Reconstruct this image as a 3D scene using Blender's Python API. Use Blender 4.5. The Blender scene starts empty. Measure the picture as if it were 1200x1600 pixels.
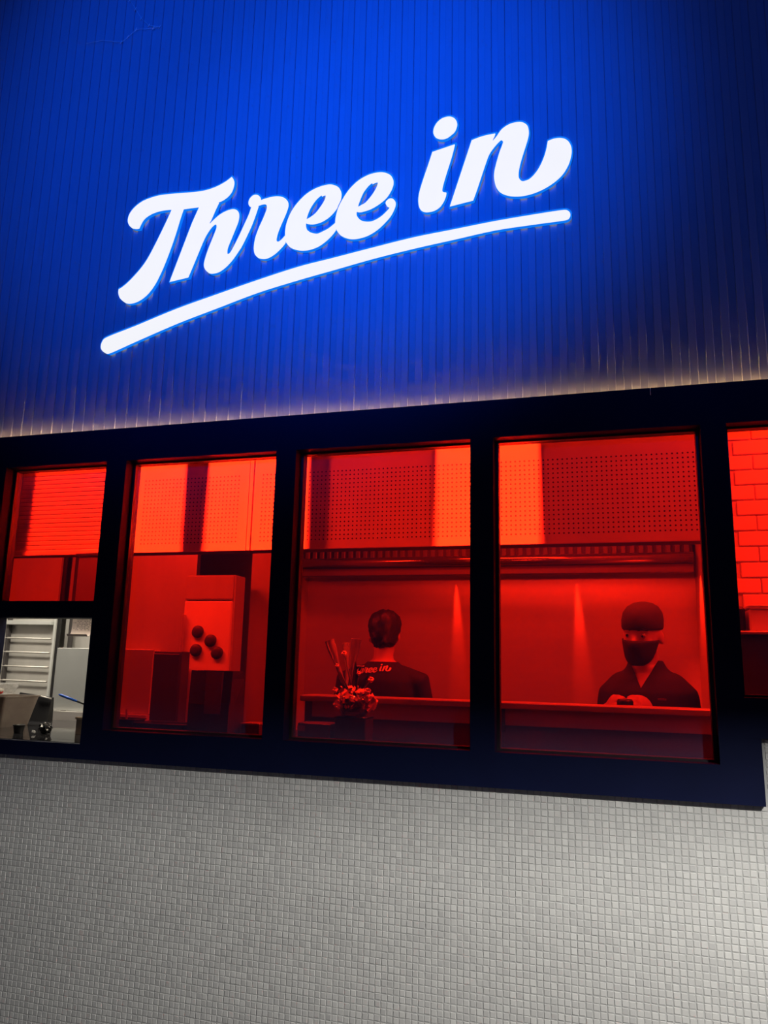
import bpy, bmesh, math, random
from math import radians as R, sin, cos, pi
from mathutils import Vector, Matrix, Euler
from mathutils.geometry import tessellate_polygon
from mathutils.bvhtree import BVHTree
random.seed(7)
SC = bpy.context.scene
COL = SC.collection

# ---------------------------------------------------------------- camera
CAM = Vector((0.0, -2.5, 1.45))
FPX = 1195.44
PITCH, ROLL, YAW = 0.195114722, -0.0233145573, 0.296149102
RM = Matrix.Rotation(YAW, 3, 'Z') @ Matrix.Rotation(PITCH, 3, 'X') @ Matrix.Rotation(ROLL, 3, 'Y')
cd = bpy.data.cameras.new('camera')
cd.sensor_fit = 'VERTICAL'; cd.sensor_height = 24.0; cd.lens = FPX / 1600 * 24.0
cd.clip_start = 0.05
cam = bpy.data.objects.new('camera', cd); COL.objects.link(cam)
rt, fw, up = RM.col[0], RM.col[1], RM.col[2]
M4 = Matrix((rt, up, -fw)).transposed().to_4x4(); M4.translation = CAM
cam.matrix_world = M4
SC.camera = cam

def at(px, py, Y):
    d = RM @ Vector(((px - 600) / FPX, 1.0, (800 - py) / FPX))
    return CAM + d * ((Y - CAM.y) / d.y)

# ---------------------------------------------------------------- world, exposure, lamps
w = bpy.data.worlds.new('night'); SC.world = w; w.use_nodes = True
w.node_tree.nodes['Background'].inputs[0].default_value = (0.05, 0.09, 0.30, 1)
w.node_tree.nodes['Background'].inputs[1].default_value = 0.07
vs = SC.view_settings
vs.view_transform = 'Standard'; vs.look = 'None'; vs.exposure = 0.0; vs.gamma = 1.0; vs.use_curve_mapping = False

def aim(o, target):
    o.rotation_euler = (Vector(target) - o.location).to_track_quat('-Z', 'Y').to_euler()
def spot(name, loc, target, power, color, deg, blend=0.5, radius=0.05):
    l = bpy.data.lights.new(name, 'SPOT'); l.energy = power; l.color = color
    l.spot_size = R(deg); l.spot_blend = blend; l.shadow_soft_size = radius
    o = bpy.data.objects.new(name, l); COL.objects.link(o); o.location = loc; aim(o, target); return o
def area(name, loc, target, power, color, sx, sy, spread=180):
    l = bpy.data.lights.new(name, 'AREA'); l.shape = 'RECTANGLE'; l.energy = power; l.color = color
    l.size = sx; l.size_y = sy; l.spread = R(spread)
    o = bpy.data.objects.new(name, l); COL.objects.link(o); o.location = loc; aim(o, target); return o

BLUE = (0.0, 0.10, 1.0)
WARM = (1.0, 0.86, 0.66)
# unseen blue spots added to spread the blue glow over the fascia
spot('blue_glow_fill', (-1.2, -4.6, 3.9), (-1.45, 0.05, 3.80), 840, BLUE, 46, 1.0, 0.15)
spot('blue_glow_fill', (-0.9, -4.6, 3.2), (-0.78, 0.05, 3.36), 690, BLUE, 30, 1.0, 0.15)
spot('blue_glow_fill', (0.6, -4.6, 4.3), (0.35, 0.05, 3.45), 95, BLUE, 40, 1.0, 0.15)
# wall lamp right of the frame, under the level of the fascia
spot('pavement_lamp', (1.20, -1.62, 2.25), (-0.05, 0.0, 0.50), 345, (1.0, 0.965, 0.92), 92, 0.6, 0.035)
# kitchen lamps, with two hidden low strips added to brighten the steel wall
area('kitchen_light', (-0.45, 1.10, 2.70), (-0.45, 1.10, 0), 30, WARM, 1.4, 0.25)
area('kitchen_light', (-0.85, 0.62, 2.00), (-0.85, 1.95, 1.45), 2, WARM, 0.5, 0.06)
area('kitchen_light', (-0.10, 0.62, 2.00), (-0.10, 1.95, 1.45), 3, WARM, 0.5, 0.06)
area('kitchen_light', (-3.0, 0.62, 2.65), (-3.0, 0.72, 0), 68, (1.0, 0.90, 0.74), 1.0, 0.4)
area('kitchen_light', (0.95, 0.45, 2.70), (0.95, 0.60, 0), 38, WARM, 0.8, 0.3)
# lamps under the cooker hood, washing down the steel wall
spot('hood_lamp', (-0.905, 1.932, 2.005), (-0.880, 1.95, 1.40), 190, WARM, 13, 0.9, 0.008)
spot('hood_lamp', (-0.212, 1.932, 2.005), (-0.190, 1.95, 1.40), 240, WARM, 13, 0.9, 0.008)
spot('side_wall_fill', (0.345, 1.66, 2.03), (0.415, 1.70, 1.55), 90, WARM, 52, 0.9, 0.010)  # added spot standing in for the bright reflection on the steel side wall
spot('fridge_fill', (-2.0, 0.60, 2.60), (-2.06, 1.30, 1.35), 34, WARM, 42, 0.8, 0.05)  # added fill to brighten the white fridge door
spot('flower_fill', (-0.98, 0.22, 2.70), (-0.96, 0.27, 1.30), 320, WARM, 16, 0.8, 0.04)  # added fill to brighten the flower bowl
spot('hatch_fill', (-2.32, 0.16, 2.62), (-2.22, 0.42, 1.2), 26, WARM, 34, 0.7, 0.04)  # added fill for the receipt and the tub in the hatch
spot('counter_fill', (-1.74, 0.17, 2.62), (-1.74, 0.25, 1.1), 75, WARM, 24, 0.8, 0.04)  # added fill for the bag and the small things around it
DOWN = Vector((0, 0.42, -1)).normalized()
def graze(x0, x1, power):  # unseen narrow lights added to shape the lit patches on the bulkhead
    c = Vector(((x0 + x1) / 2, 0.235, 2.62))
    area('bulkhead_patch_light', c, c + DOWN, power, WARM, x1 - x0, 0.20, 4)
graze(-2.18, -1.84, 7); graze(-1.72, -1.24, 10.5); graze(-0.68, -0.27, 9.5)
graze(-2.66, -2.24, 2.4); graze(-1.14, -0.70, 0.5); graze(-0.25, 0.33, 0.3)

# ---------------------------------------------------------------- materials
def nt(name):
    m = bpy.data.materials.new(name); m.use_nodes = True
    return m, m.node_tree, m.node_tree.nodes['Principled BSDF']
def mat(name, col, rough=0.5, metal=0.0, var=0.15, scale=8.0, bump=0.0, spec=0.5, aniso=0.0, stretch=(1, 1, 1), coat=0.0):
    m, t, b = nt(name); N, L = t.nodes, t.links
    tc = N.new('ShaderNodeTexCoord'); mp = N.new('ShaderNodeMapping'); mp.inputs['Scale'].default_value = stretch
    no = N.new('ShaderNodeTexNoise'); no.inputs['Scale'].default_value = scale; no.inputs['Detail'].default_value = 4
    L.new(tc.outputs['Object'], mp.inputs[0]); L.new(mp.outputs[0], no.inputs['Vector'])
    mx = N.new('ShaderNodeMix'); mx.data_type = 'RGBA'
    mx.inputs['A'].default_value = (*[c * (1 - var) for c in col], 1)
    mx.inputs['B'].default_value = (*[min(1, c * (1 + var)) for c in col], 1)
    L.new(no.outputs['Fac'], mx.inputs['Factor']); L.new(mx.outputs['Result'], b.inputs['Base Color'])
    b.inputs['Roughness'].default_value = rough; b.inputs['Metallic'].default_value = metal
    b.inputs['Specular IOR Level'].default_value = spec
    b.inputs['Coat Weight'].default_value = coat
    if aniso:
        b.inputs['Anisotropic'].default_value = aniso
        tg = N.new('ShaderNodeTangent'); tg.direction_type = 'RADIAL'; tg.axis = 'Z'
        L.new(tg.outputs[0], b.inputs['Tangent'])
    if bump:
        bp = N.new('ShaderNodeBump'); bp.inputs['Strength'].default_value = bump; bp.inputs['Distance'].default_value = 0.01
        L.new(no.outputs['Fac'], bp.inputs['Height']); L.new(bp.outputs[0], b.inputs['Normal'])
    return m
def emit(name, col, s):
    m, t, b = nt(name)
    b.inputs['Base Color'].default_value = (*[c * 0.08 for c in col], 1); b.inputs['Roughness'].default_value = 0.4
    b.inputs['Specular IOR Level'].default_value = 0.0
    no = t.nodes.new('ShaderNodeTexNoise'); no.inputs['Scale'].default_value = 3
    mr = t.nodes.new('ShaderNodeMapRange'); mr.inputs['To Min'].default_value = s * 0.98; mr.inputs['To Max'].default_value = s * 1.02
    t.links.new(no.outputs['Fac'], mr.inputs['Value']); t.links.new(mr.outputs[0], b.inputs['Emission Strength'])
    b.inputs['Emission Color'].default_value = (*col, 1)
    return m
def glassy(name, tint, gloss, haze, hazecol, rough=0.03):
    m = bpy.data.materials.new(name); m.use_nodes = True; t = m.node_tree; N, L = t.nodes, t.links
    N.clear(); out = N.new('ShaderNodeOutputMaterial')
    tr = N.new('ShaderNodeBsdfTransparent'); tr.inputs[0].default_value = (*tint, 1)
    df = N.new('ShaderNodeBsdfDiffuse'); df.inputs[0].default_value = (*hazecol, 1)
    gl = N.new('ShaderNodeBsdfGlossy'); gl.inputs['Roughness'].default_value = rough; gl.inputs[0].default_value = (1, 1, 1, 1)
    m1 = N.new('ShaderNodeMixShader'); m2 = N.new('ShaderNodeMixShader')
    no = N.new('ShaderNodeTexNoise'); no.inputs['Scale'].default_value = 2.5; no.inputs['Detail'].default_value = 5
    mr = N.new('ShaderNodeMapRange'); mr.inputs['To Min'].default_value = haze * 0.6; mr.inputs['To Max'].default_value = haze * 1.4
    L.new(no.outputs['Fac'], mr.inputs['Value']); L.new(mr.outputs[0], m1.inputs[0])
    L.new(tr.outputs[0], m1.inputs[1]); L.new(df.outputs[0], m1.inputs[2])
    fr = N.new('ShaderNodeFresnel'); fr.inputs[0].default_value = 1.45
    mm = N.new('ShaderNodeMath'); mm.operation = 'MULTIPLY'; mm.inputs[1].default_value = gloss
    L.new(fr.outputs[0], mm.inputs[0]); L.new(mm.outputs[0], m2.inputs[0])
    L.new(m1.outputs[0], m2.inputs[1]); L.new(gl.outputs[0], m2.inputs[2]); L.new(m2.outputs[0], out.inputs[0])
    return m
def tile_mat(name, island):
    m, t, b = nt(name); N, L = t.nodes, t.links
    if island: g = N.new('ShaderNodeNewGeometry'); src = g.outputs['Random Per Island']
    else: g = N.new('ShaderNodeObjectInfo'); src = g.outputs['Random']
    cr = N.new('ShaderNodeValToRGB'); e = cr.color_ramp.elements
    e[0].color = (0.54, 0.54, 0.52, 1); e[1].color = (0.63, 0.63, 0.60, 1)
    L.new(src, cr.inputs[0]); L.new(cr.outputs[0], b.inputs['Base Color'])
    b.inputs['Roughness'].default_value = 0.22
    return m

M = dict(
    slat=mat('painted_slat', (0.30, 0.32, 0.44), 0.5, var=0.12, scale=30, stretch=(1, 1, 0.05)),
    slatback=mat('cladding_back', (0.30, 0.32, 0.44), 0.6, var=0.1),
    frame=mat('black_frame', (0.005, 0.008, 0.036), 0.5, var=0.2, spec=0.12),
    sash=mat('sash_black', (0.025, 0.018, 0.025), 0.4, var=0.2),
    grout=mat('grey_grout', (0.46, 0.465, 0.45), 0.9, var=0.2, scale=6, spec=0.1),
    tile=tile_mat('mosaic_tile', False), tiles=tile_mat('mosaic_tiles', True),
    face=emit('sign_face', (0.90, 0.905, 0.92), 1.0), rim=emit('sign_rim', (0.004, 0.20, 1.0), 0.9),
    led=emit('led_strip', (1.0, 0.56, 0.17), 190.0),
    red=glassy('red_glass', (0.88, 0.011, 0.002), 0.8, 0.11, (0.40, 0.36, 0.85)),  # bluish haze colour stands in for a veil of blue light on the panes
    clear=glassy('clear_plastic', (0.92, 0.92, 0.90), 0.6, 0.26, (0.9, 0.9, 0.9), 0.1),
    vase=glassy('bowl_glass', (0.55, 0.52, 0.52), 2.0, 0.04, (0.6, 0.6, 0.6), 0.08),
    film=glassy('wrapping_film', (0.92, 0.92, 0.92), 1.6, 0.35, (0.8, 0.8, 0.8), 0.15),
    steel=mat('brushed_steel', (0.60, 0.58, 0.54), 0.34, 0.45, 0.08, 5, aniso=0.85, stretch=(0.4, 0.4, 6)),
    steeldull=mat('dull_steel', (0.50, 0.49, 0.46), 0.45, 0.35, 0.15, 4, stretch=(3, 3, 0.6)),
    steelpale=mat('pale_steel_sheet', (0.58, 0.60, 0.58), 0.40, 0.25, 0.12, 5),
    white=mat('white_enamel', (0.80, 0.80, 0.78), 0.4, var=0.04),
    panel=mat('perforated_white', (0.78, 0.76, 0.72), 0.5, var=0.05),
    hole=mat('dark_cavity', (0.14, 0.12, 0.12), 0.9, var=0.1),
    plaster=mat('plaster', (0.42, 0.40, 0.38), 0.8, var=0.1, scale=3, bump=0.05),
    dark=mat('dark_board', (0.05, 0.045, 0.045), 0.45, var=0.2),
    brownboard=mat('dull_board', (0.16, 0.14, 0.14), 0.5, var=0.15, scale=3),
    hood=mat('smoky_steel', (0.20, 0.19, 0.18), 0.3, 0.4, var=0.12, scale=5),
    railsteel=mat('greasy_steel', (0.30, 0.28, 0.26), 0.18, 0.85, var=0.12, scale=5),
    counter=mat('dark_stone_counter', (0.025, 0.025, 0.028), 0.05, var=0.3, scale=60, spec=0.6),
    ledge=mat('pale_ledge_edge', (0.62, 0.58, 0.55), 0.35, 0.2, 0.08),
    brick=mat('white_metro_tile', (0.80, 0.77, 0.72), 0.25, var=0.05),
    mortar=mat('tile_mortar', (0.56, 0.53, 0.48), 0.9, var=0.1),
    skin=mat('skin', (0.55, 0.36, 0.27), 0.5, var=0.08, scale=20),
    hair=mat('dark_hair', (0.012, 0.010, 0.010), 0.5, var=0.3, scale=60, stretch=(1, 1, 0.2), bump=0.3),
    black=mat('black_cloth', (0.022, 0.020, 0.022), 0.8, var=0.25, scale=25, bump=0.2),
    cap=mat('cap_cloth', (0.05, 0.045, 0.045), 0.8, var=0.25, scale=40, bump=0.2),
    mask=mat('mask_cloth', (0.030, 0.027, 0.028), 0.75, var=0.2, scale=30),
    print=mat('white_print', (0.75, 0.74, 0.72), 0.6, var=0.1),
    eyew=mat('eye_white', (0.40, 0.36, 0.34), 0.2, var=0.02), iris=mat('iris_dark', (0.02, 0.012, 0.01), 0.2),
    blackplastic=mat('black_plastic', (0.010, 0.010, 0.011), 0.42, var=0.1),
    bagblack=mat('black_bag_film', (0.015, 0.015, 0.016), 0.18, var=0.2, bump=0.3, scale=40),
    paperbag=mat('dark_paper', (0.055, 0.035, 0.045), 0.6, var=0.2), bagpanel=mat('bag_label', (0.17, 0.10, 0.11), 0.5, var=0.1),
    bin=glassy('bin_plastic', (0.70, 0.60, 0.52), 0.8, 0.45, (0.42, 0.36, 0.32), 0.2),
    redfood=mat('red_food', (0.55, 0.03, 0.025), 0.5, var=0.4, scale=30), whitefood=mat('white_food', (0.8, 0.78, 0.72), 0.6),
    receipt=mat('receipt_paper', (0.86, 0.76, 0.70), 0.8, var=0.03), ink=mat('receipt_ink', (0.25, 0.20, 0.20), 0.8),
    blue=mat('blue_plastic', (0.02, 0.12, 0.60), 0.3), card=mat('cardboard', (0.45, 0.33, 0.22), 0.8, var=0.12),
    petal=mat('pale_petal', (0.75, 0.62, 0.52), 0.6, var=0.25, scale=20), leaf=mat('dark_leaf', (0.05, 0.08, 0.03), 0.5),
    bagpaper=mat('crinkled_paper', (0.62, 0.50, 0.40), 0.5, var=0.25, scale=14, bump=0.3),
    pave=mat('pavement', (0.12, 0.12, 0.12), 0.85, var=0.3), lamp=mat('lamp_housing', (0.3, 0.3, 0.3), 0.5),
    thread=mat('pale_thread', (0.8, 0.82, 0.85), 0.5), rubber=mat('magnet_dark', (0.05, 0.025, 0.025), 0.5),
)

# ---------------------------------------------------------------- helpers
class MB:
    def __init__(s): s.v = []; s.f = []; s.sm = []
    def add(s, vs, fs, smooth=False):
        b = len(s.v); s.v += [Vector(v) for v in vs]; s.f += [tuple(i + b for i in f) for f in fs]; s.sm += [smooth] * len(fs); return s
    def box(s, x0, x1, y0, y1, z0, z1, c=0.0):
        if c <= 0:
            vs = [(x, y, z) for x in (x0, x1) for y in (y0, y1) for z in (z0, z1)]
            return s.add(vs, [(0, 1, 3, 2), (4, 6, 7, 5), (0, 4, 5, 1), (2, 3, 7, 6), (0, 2, 6, 4), (1, 5, 7, 3)])
        bm = bmesh.new(); bmesh.ops.create_cube(bm, size=1)
        for v in bm.verts: v.co = Vector(((x0 + x1) / 2 + v.co.x * (x1 - x0), (y0 + y1) / 2 + v.co.y * (y1 - y0), (z0 + z1) / 2 + v.co.z * (z1 - z0)))
        bmesh.ops.bevel(bm, geom=bm.edges[:], offset=c, segments=1, affect='EDGES')
        bm.verts.index_update(); s.add([v.co for v in bm.verts], [[v.index for v in f.verts] for f in bm.faces]); bm.free(); return s
    def loft(s, rings, caps=True, smooth=True, closed=True):
        n = len(rings[0]); vs = [p for r in rings for p in r]; fs = []
        for i in range(len(rings) - 1):
            for j in range(n if closed else n - 1):
                k = (j + 1) % n; fs.append((i * n + j, i * n + k, (i + 1) * n + k, (i + 1) * n + j))
        if caps: fs += [tuple(reversed(range(n))), tuple((len(rings) - 1) * n + j for j in range(n))]
        return s.add(vs, fs, smooth)
    def tube(s, pts, rad, n=8, caps=True):
        pts = [Vector(p) for p in pts]
        if not hasattr(rad, '__len__'): rad = [rad] * len(pts)
        rings = []; ref = None
        for i, p in enumerate(pts):
            d = (pts[min(i + 1, len(pts) - 1)] - pts[max(i - 1, 0)]).normalized()
            if ref is None: ref = d.orthogonal().normalized()
            u = (ref - d * ref.dot(d)); u = u.normalized() if u.length > 1e-6 else d.orthogonal().normalized(); ref = u
            v = d.cross(u)
            r = rad[i]; ru, rv = r if hasattr(r, '__len__') else (r, r)
            rings.append([p + u * ru * cos(2 * pi * k / n) + v * rv * sin(2 * pi * k / n) for k in range(n)])
        return s.loft(rings, caps)
    def limb(s, pts, rad, n=14):      # tube with rounded ends
        pts = [Vector(p) for p in pts]; a, b = pts[0], pts[-1]; da = (pts[0] - pts[1]).normalized(); db = (pts[-1] - pts[-2]).normalized()
        P, Q = [], []
        for k in (0.95, 0.7, 0.4): P.append(a + da * rad[0] * k); Q.append(rad[0] * math.sqrt(1 - k * k))
        P += pts; Q += list(rad)
        for k in (0.4, 0.7, 0.95): P.append(b + db * rad[-1] * k); Q.append(rad[-1] * math.sqrt(1 - k * k))
        return s.tube(P, Q, n)
    def lathe(s, c, prof, n=24, caps=False):
        c = Vector(c); return s.loft([[c + Vector((r * cos(2 * pi * k / n), r * sin(2 * pi * k / n), z)) for k in range(n)] for r, z in prof], caps)
    def ball(s, c, r, n=12, m=8):
        c = Vector(c); rx, ry, rz = r if hasattr(r, '__len__') else (r, r, r)
        rings = [[c + Vector((rx * sin(a) * cos(2 * pi * k / n), ry * sin(a) * sin(2 * pi * k / n), -rz * cos(a))) for k in range(n)] for a in [pi * (i + 0.25) / (m - 0.5) for i in range(m)]]
        return s.loft(rings)
    def xf(s, m):
        s.v = [m @ v for v in s.v]; return s
    def mesh(s, name, m):
        me = bpy.data.meshes.new(name); me.from_pydata([tuple(v) for v in s.v], [], s.f)
        for p, q in zip(me.polygons, s.sm): p.use_smooth = q
        if m is not None: me.materials.append(M[m])
        return me
    def build(s, name, m, parent=None, fix=True):
        me = s.mesh(name, m)
        if fix:
            bm = bmesh.new(); bm.from_mesh(me); bmesh.ops.recalc_face_normals(bm, faces=bm.faces[:]); bm.to_mesh(me); bm.free()
        return link(name, me, parent)
def link(name, data, parent=None, loc=None):
    o = bpy.data.objects.new(name, data); COL.objects.link(o)
    if parent is not None:
        o.parent = parent
        if loc is None:
            pm = Matrix.Translation(parent.location) if parent.parent is None else Matrix.Translation(parent.parent.location + parent.location)
            if data is not None and hasattr(data, 'transform'): data.transform(pm.inverted())
    if loc is not None: o.location = loc
    return o
def tag(o, label=None, cat=None, group=None, kind=None):
    if label: o['label'] = label
    if cat: o['category'] = cat
    if group: o['group'] = group
    if kind: o['kind'] = kind
    return o
def thing(name, label, cat, loc=(0, 0, 0), group=None):
    o = link(name, None); o.location = loc; o.empty_display_size = 0.05
    return tag(o, label, cat, group)
def solid(mb, name, m, label, cat, group=None, parent=None):
    o = mb.build(name, m); return tag(o, label, cat, group)
def struct(name, mb, m, parent=None):
    o = mb.build(name, m, parent)
    if parent is None: o['kind'] = 'structure'
    return o
def bx(*a, c=0.0): return MB().box(*a, c)

# ---------------------------------------------------------------- facade dimensions
ZS, ZT, ZB, ZF = 2.346, 2.2115, 1.184, 1.0765
ZHT, ZHB, ZW1 = 1.595, 1.136, 1.657
W = [(-2.409, -1.9195), (-1.829, -1.184), (-1.105, -0.4588), (-0.381, 0.273), (0.348, 1.00)]
ZB5, ZF5, XR = 1.376, 1.262, 0.387
XL = -3.3
YSL = 0.045                                       # face of the slats
# ground and room shell
struct('floor', bx(-5, 4, -6, 3, -0.06, 0), 'pave')
struct('ceiling', bx(-4.4, 1.9, 0.10, 2.62, 2.82, 2.9), 'plaster')
struct('wall_back', bx(-4.4, 1.9, 2.50, 2.62, 0, 2.82), 'plaster')
struct('wall_left', bx(-4.45, -4.35, 0.10, 2.5, 0, 2.82), 'plaster')

# mosaic wall under the frame
wf = struct('wall_front', MB().box(XL, XR, 0.0235, 0.10, 0, ZF + 0.03).box(XR, 1.3, 0.0235, 0.10, 0, ZF5 + 0.03), 'grout')
PT, TS = 0.020, 0.0084
tm = MB()
def tile_geo(mb, x, y, z, tx=0, tz=0, h=0.0016):
    e = 0.0008; a, b = TS, TS - e
    base = [(-a, 0, -a), (a, 0, -a), (a, 0, a), (-a, 0, a)]
    top = [(-b, -h + b * (-tx - tz), -b), (b, -h + b * (tx - tz), -b), (b, -h + b * (tx + tz), b), (-b, -h + b * (-tx + tz), b)]
    mb.add([(x + p[0], y + p[1], z + p[2]) for p in base + top], [(4, 5, 6, 7), (0, 1, 5, 4), (1, 2, 6, 5), (2, 3, 7, 6), (3, 0, 4, 7)])
tile_geo(tm, 0, 0, 0)
tile_mesh = tm.mesh('tile', 'tile')
spots_ = []
nx0 = int((XL + 0.35) / PT)
for i in range(nx0, 50):
    x = i * PT + 0.006
    for j in range(0, 66):
        z = ZF5 - 0.012 - j * PT
        if z < 0.02: break
        if x < XR + 0.008 and z > ZF - 0.006: continue
        d = RM.transposed() @ (Vector((x, 0.02, z)) - CAM)
        u, v_ = 600 + FPX * d.x / d.y, 800 - FPX * d.z / d.y
        inview = -60 < u < 1260 and v_ < 1660
        if not inview: continue
        spots_.append((d.length if (0 <= u <= 1200 and v_ <= 1600) else 99, x, z))
spots_.sort()
rest = MB()
for k, (d, x, z) in enumerate(spots_):
    xj, zj = x + random.gauss(0, 0.0005), z + random.gauss(0, 0.0005)
    tx, tz = random.gauss(0, 0.030), random.gauss(0, 0.030)
    if k < 300:
        o = link('tile', tile_mesh, wf, (xj, 0.0235, zj)); o.rotation_euler = (tz * 0.8, random.gauss(0, 0.012), -tx * 0.8)
    else: tile_geo(rest, xj, 0.0235, zj, tx, tz)
tag(rest.build('tile', 'tiles', wf, fix=False), kind='stuff')

# slatted fascia
wl = struct('wall_facade', bx(XL, 1.3, YSL + 0.006, 0.10, 2.30, 5.4), 'slatback')
SP = 0.0516
slat_mesh = MB().box(-0.0135, 0.0135, 0, 0.009, 0, 5.38 - (ZS - 0.008), 0.0018).mesh('slat', 'slat')
k = 0
x = -3.2
x0 = 0.0637 - 70 * SP
for i in range(0, 95):
    x = x0 + i * SP
    if x < XL + 0.02 or x > 1.28: continue
    link('slat', slat_mesh, wl, (x, YSL, ZS - 0.008))

# black frame: header, sill, mullions
struct('trim_1', MB().box(XL, 1.3, 0.0, 0.012, ZT, ZS).box(XL, 1.3, 0.012, 0.10, ZT, ZS - 0.03), 'frame')
struct('trim_2', bx(XL, XR, 0.0, 0.10, ZF, ZHB - 0.05).box(W[0][1], XR, 0, 0.10, ZHB - 0.05, ZHB - 0.004).box(XL, W[0][1], 0.0, 0.028, ZHB - 0.05, ZHB - 0.006).box(W[0][1], XR, 0, 0.10, ZHB - 0.004, ZB), 'frame')
n = 3
for a, b, z0 in [(XL, W[0][0], ZHB), (W[0][1], W[1][0], ZB), (W[1][1], W[2][0], ZB), (W[2][1], W[3][0], ZB), (W[3][1], W[4][0], ZB), (W[4][1], 1.3, ZF5)]:
    struct('trim_%d' % n, bx(a, b, 0.0, 0.10, z0, ZT), 'frame'); n += 1
struct('trim_%d' % n, bx(W[0][0], W[0][1], 0.0, 0.10, ZHT, ZW1), 'frame'); n += 1
struct('trim_%d' % n, bx(W[0][0], W[0][1], 0.0285, 0.1005, ZHB - 0.0495, ZHB - 0.005), 'counter'); n += 1  # front strip of the dark counter worktop, not part of the black frame
struct('trim_%d' % n, MB().box(W[4][0], 1.3, 0.0, 0.10, ZF5, ZB5).box(W[3][1], XR, 0.0015, 0.10, ZB, ZF5), 'frame'); n += 1
for i, (a, b) in enumerate(W):
    zb = [ZW1, ZB, ZB, ZB, ZB5][i]; t = 0.010
    s = struct('window_%d' % (i + 1), MB().box(a, a + t, 0.05, 0.085, zb, ZT).box(b - t, b, 0.05, 0.085, zb, ZT).box(a + t, b - t, 0.05, 0.085, zb, zb + t * 0.7).box(a + t, b - t, 0.05, 0.085, ZT - t * 0.6, ZT), 'sash')
    g = MB().box(a + t, b - t, 0.064, 0.070, zb + t * 0.7, ZT - t * 0.6)
    # one sheet of film coloured glass
    g = MB().add([(a + t, 0.067, zb + t * .7), (b - t, 0.067, zb + t * .7), (b - t, 0.067, ZT - t * .6), (a + t, 0.067, ZT - t * .6)], [(0, 1, 2, 3)])
    g.build('glass_pane', 'red', s, fix=False)
led = solid(bx(XL, 1.28, 0.040, 0.0435, ZS - 0.030, ZS - 0.020), 'led_strip', 'led', 'warm white light strip along the top of the black header under the slats', 'light strip')

# unseen lamp housing, added so its visor keeps light off windows and frame
ol = thing('added_lamp_visor', 'added unseen lamp housing whose visor keeps light off the windows', 'lamp', (1.20, -1.6, 2.30))
bx(0.62, 1.70, -1.405, -1.400, 2.096, 2.42).build('visor', 'blackplastic', ol)
bx(0.62, 1.70, -1.75, -1.40, 2.42, 2.43).build('shade', 'blackplastic', ol)
MB().tube([(1.2, -1.6, 2.43), (1.2, -1.6, 2.52), (1.2, -1.0, 2.60), (1.2, 0.0, 2.60)], 0.015, 10).build('arm', 'blackplastic', ol)

# ---------------------------------------------------------------- the lit sign
ZO = {1: (180, 270, 6.0), 2: (310, 270, 7.5), 3: (430, 260, 6.0), 4: (640, 170, 8.5714), 5: (740, 180, 7.0588), 6: (150, 320, 3.1579), 7: (520, 320, 3.1579)}
def P(rg, s):                                      # "x,y x,y* ..." in a reading grid -> facade points, * marks a corner
    ox, oy, sc = ZO[rg]; out = []
    for w_ in s.split():
        c = w_.endswith('*'); a, b = w_.rstrip('*').split(','); out.append((ox + float(a) / sc, oy + float(b) / sc, c))
    return out
def smooth(pts, sub=6):
    n = len(pts); out = []
    for i in range(n):
        p1, p2 = pts[i], pts[(i + 1) % n]; p0 = pts[i - 1]; p3 = pts[(i + 2) % n]
        A = Vector(p1[:2]); B = Vector(p2[:2])
        ta = Vector((0, 0)) if p1[2] else (B - Vector(p0[:2])) * 0.5
        tb = Vector((0, 0)) if p2[2] else (Vector(p3[:2]) - A) * 0.5
        if p1[2] and not p2[2]: ta = (B - A) * 1.5 - tb * 0.5
        if p2[2] and not p1[2]: tb = (B - A) * 1.5 - ta * 0.5
        if p1[2] and p2[2]: out.append(A); continue
        L = (B - A).length
        if ta.length > 1.6 * L: ta = ta.normalized() * 1.6 * L
        if tb.length > 1.6 * L: tb = tb.normalized() * 1.6 * L
        for k in range(sub):
            t = k / sub; out.append(A * (2*t**3 - 3*t*t + 1) + ta * (t**3 - 2*t*t + t) + B * (-2*t**3 + 3*t*t) + tb * (t**3 - t*t))
    return out
GL = {}
GL['T'] = [P(1, '1092,38* 1030,85 950,128 860,160 760,178 640,188 520,198 420,210 330,235 250,270 180,325 135,385 118,445 130,490 160,517 195,525 218,522* 232,490 255,450 290,415 350,380 430,355 530,343* 480,455 420,580 360,700 300,810 240,895 170,975 110,1035 60,1075 33,1090* 30,1130 45,1175 85,1212 130,1225 190,1213 250,1180 310,1125 370,1040 430,920 480,800 530,665 570,545 605,430 635,340* 787,320* 965,275* 1010,255 1060,215 1095,160 1112,95 1105,58')]
GL['h'] = [P(1, '787,320* 720,470* 510,1020* 677,980* 720,880 770,760 820,640 850,580 895,515 935,482 950,495 945,530 910,620 870,720 838,820 832,875 850,915 885,940 920,942 970,928 1030,885 1090,820') + P(2, '462,919 500,860 560,740 620,610 665,490 700,385* 620,400* 590,490 540,600 480,730 420,850 375,930 345,952 332,930 340,870 380,770 425,660 460,570 472,500 462,450 430,428 385,428 320,450 250,490 180,550 122,608* 190,440* 235,345*')]
GL['r'] = [P(2, '620,400* 595,385 587,350 600,305 640,265 685,257 720,280 728,322* 790,300 870,280 940,275 1000,290 1040,325 1050,370 1040,420 1010,500 970,590 930,690 910,770 918,800 940,805 975,780 1015,735* 1023,800* 990,850 930,915 870,965 810,998 760,1007 705,995 665,960 650,905 652,840 670,750 710,640 760,530 795,440 802,395 790,368 750,368 700,385*')]
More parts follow.
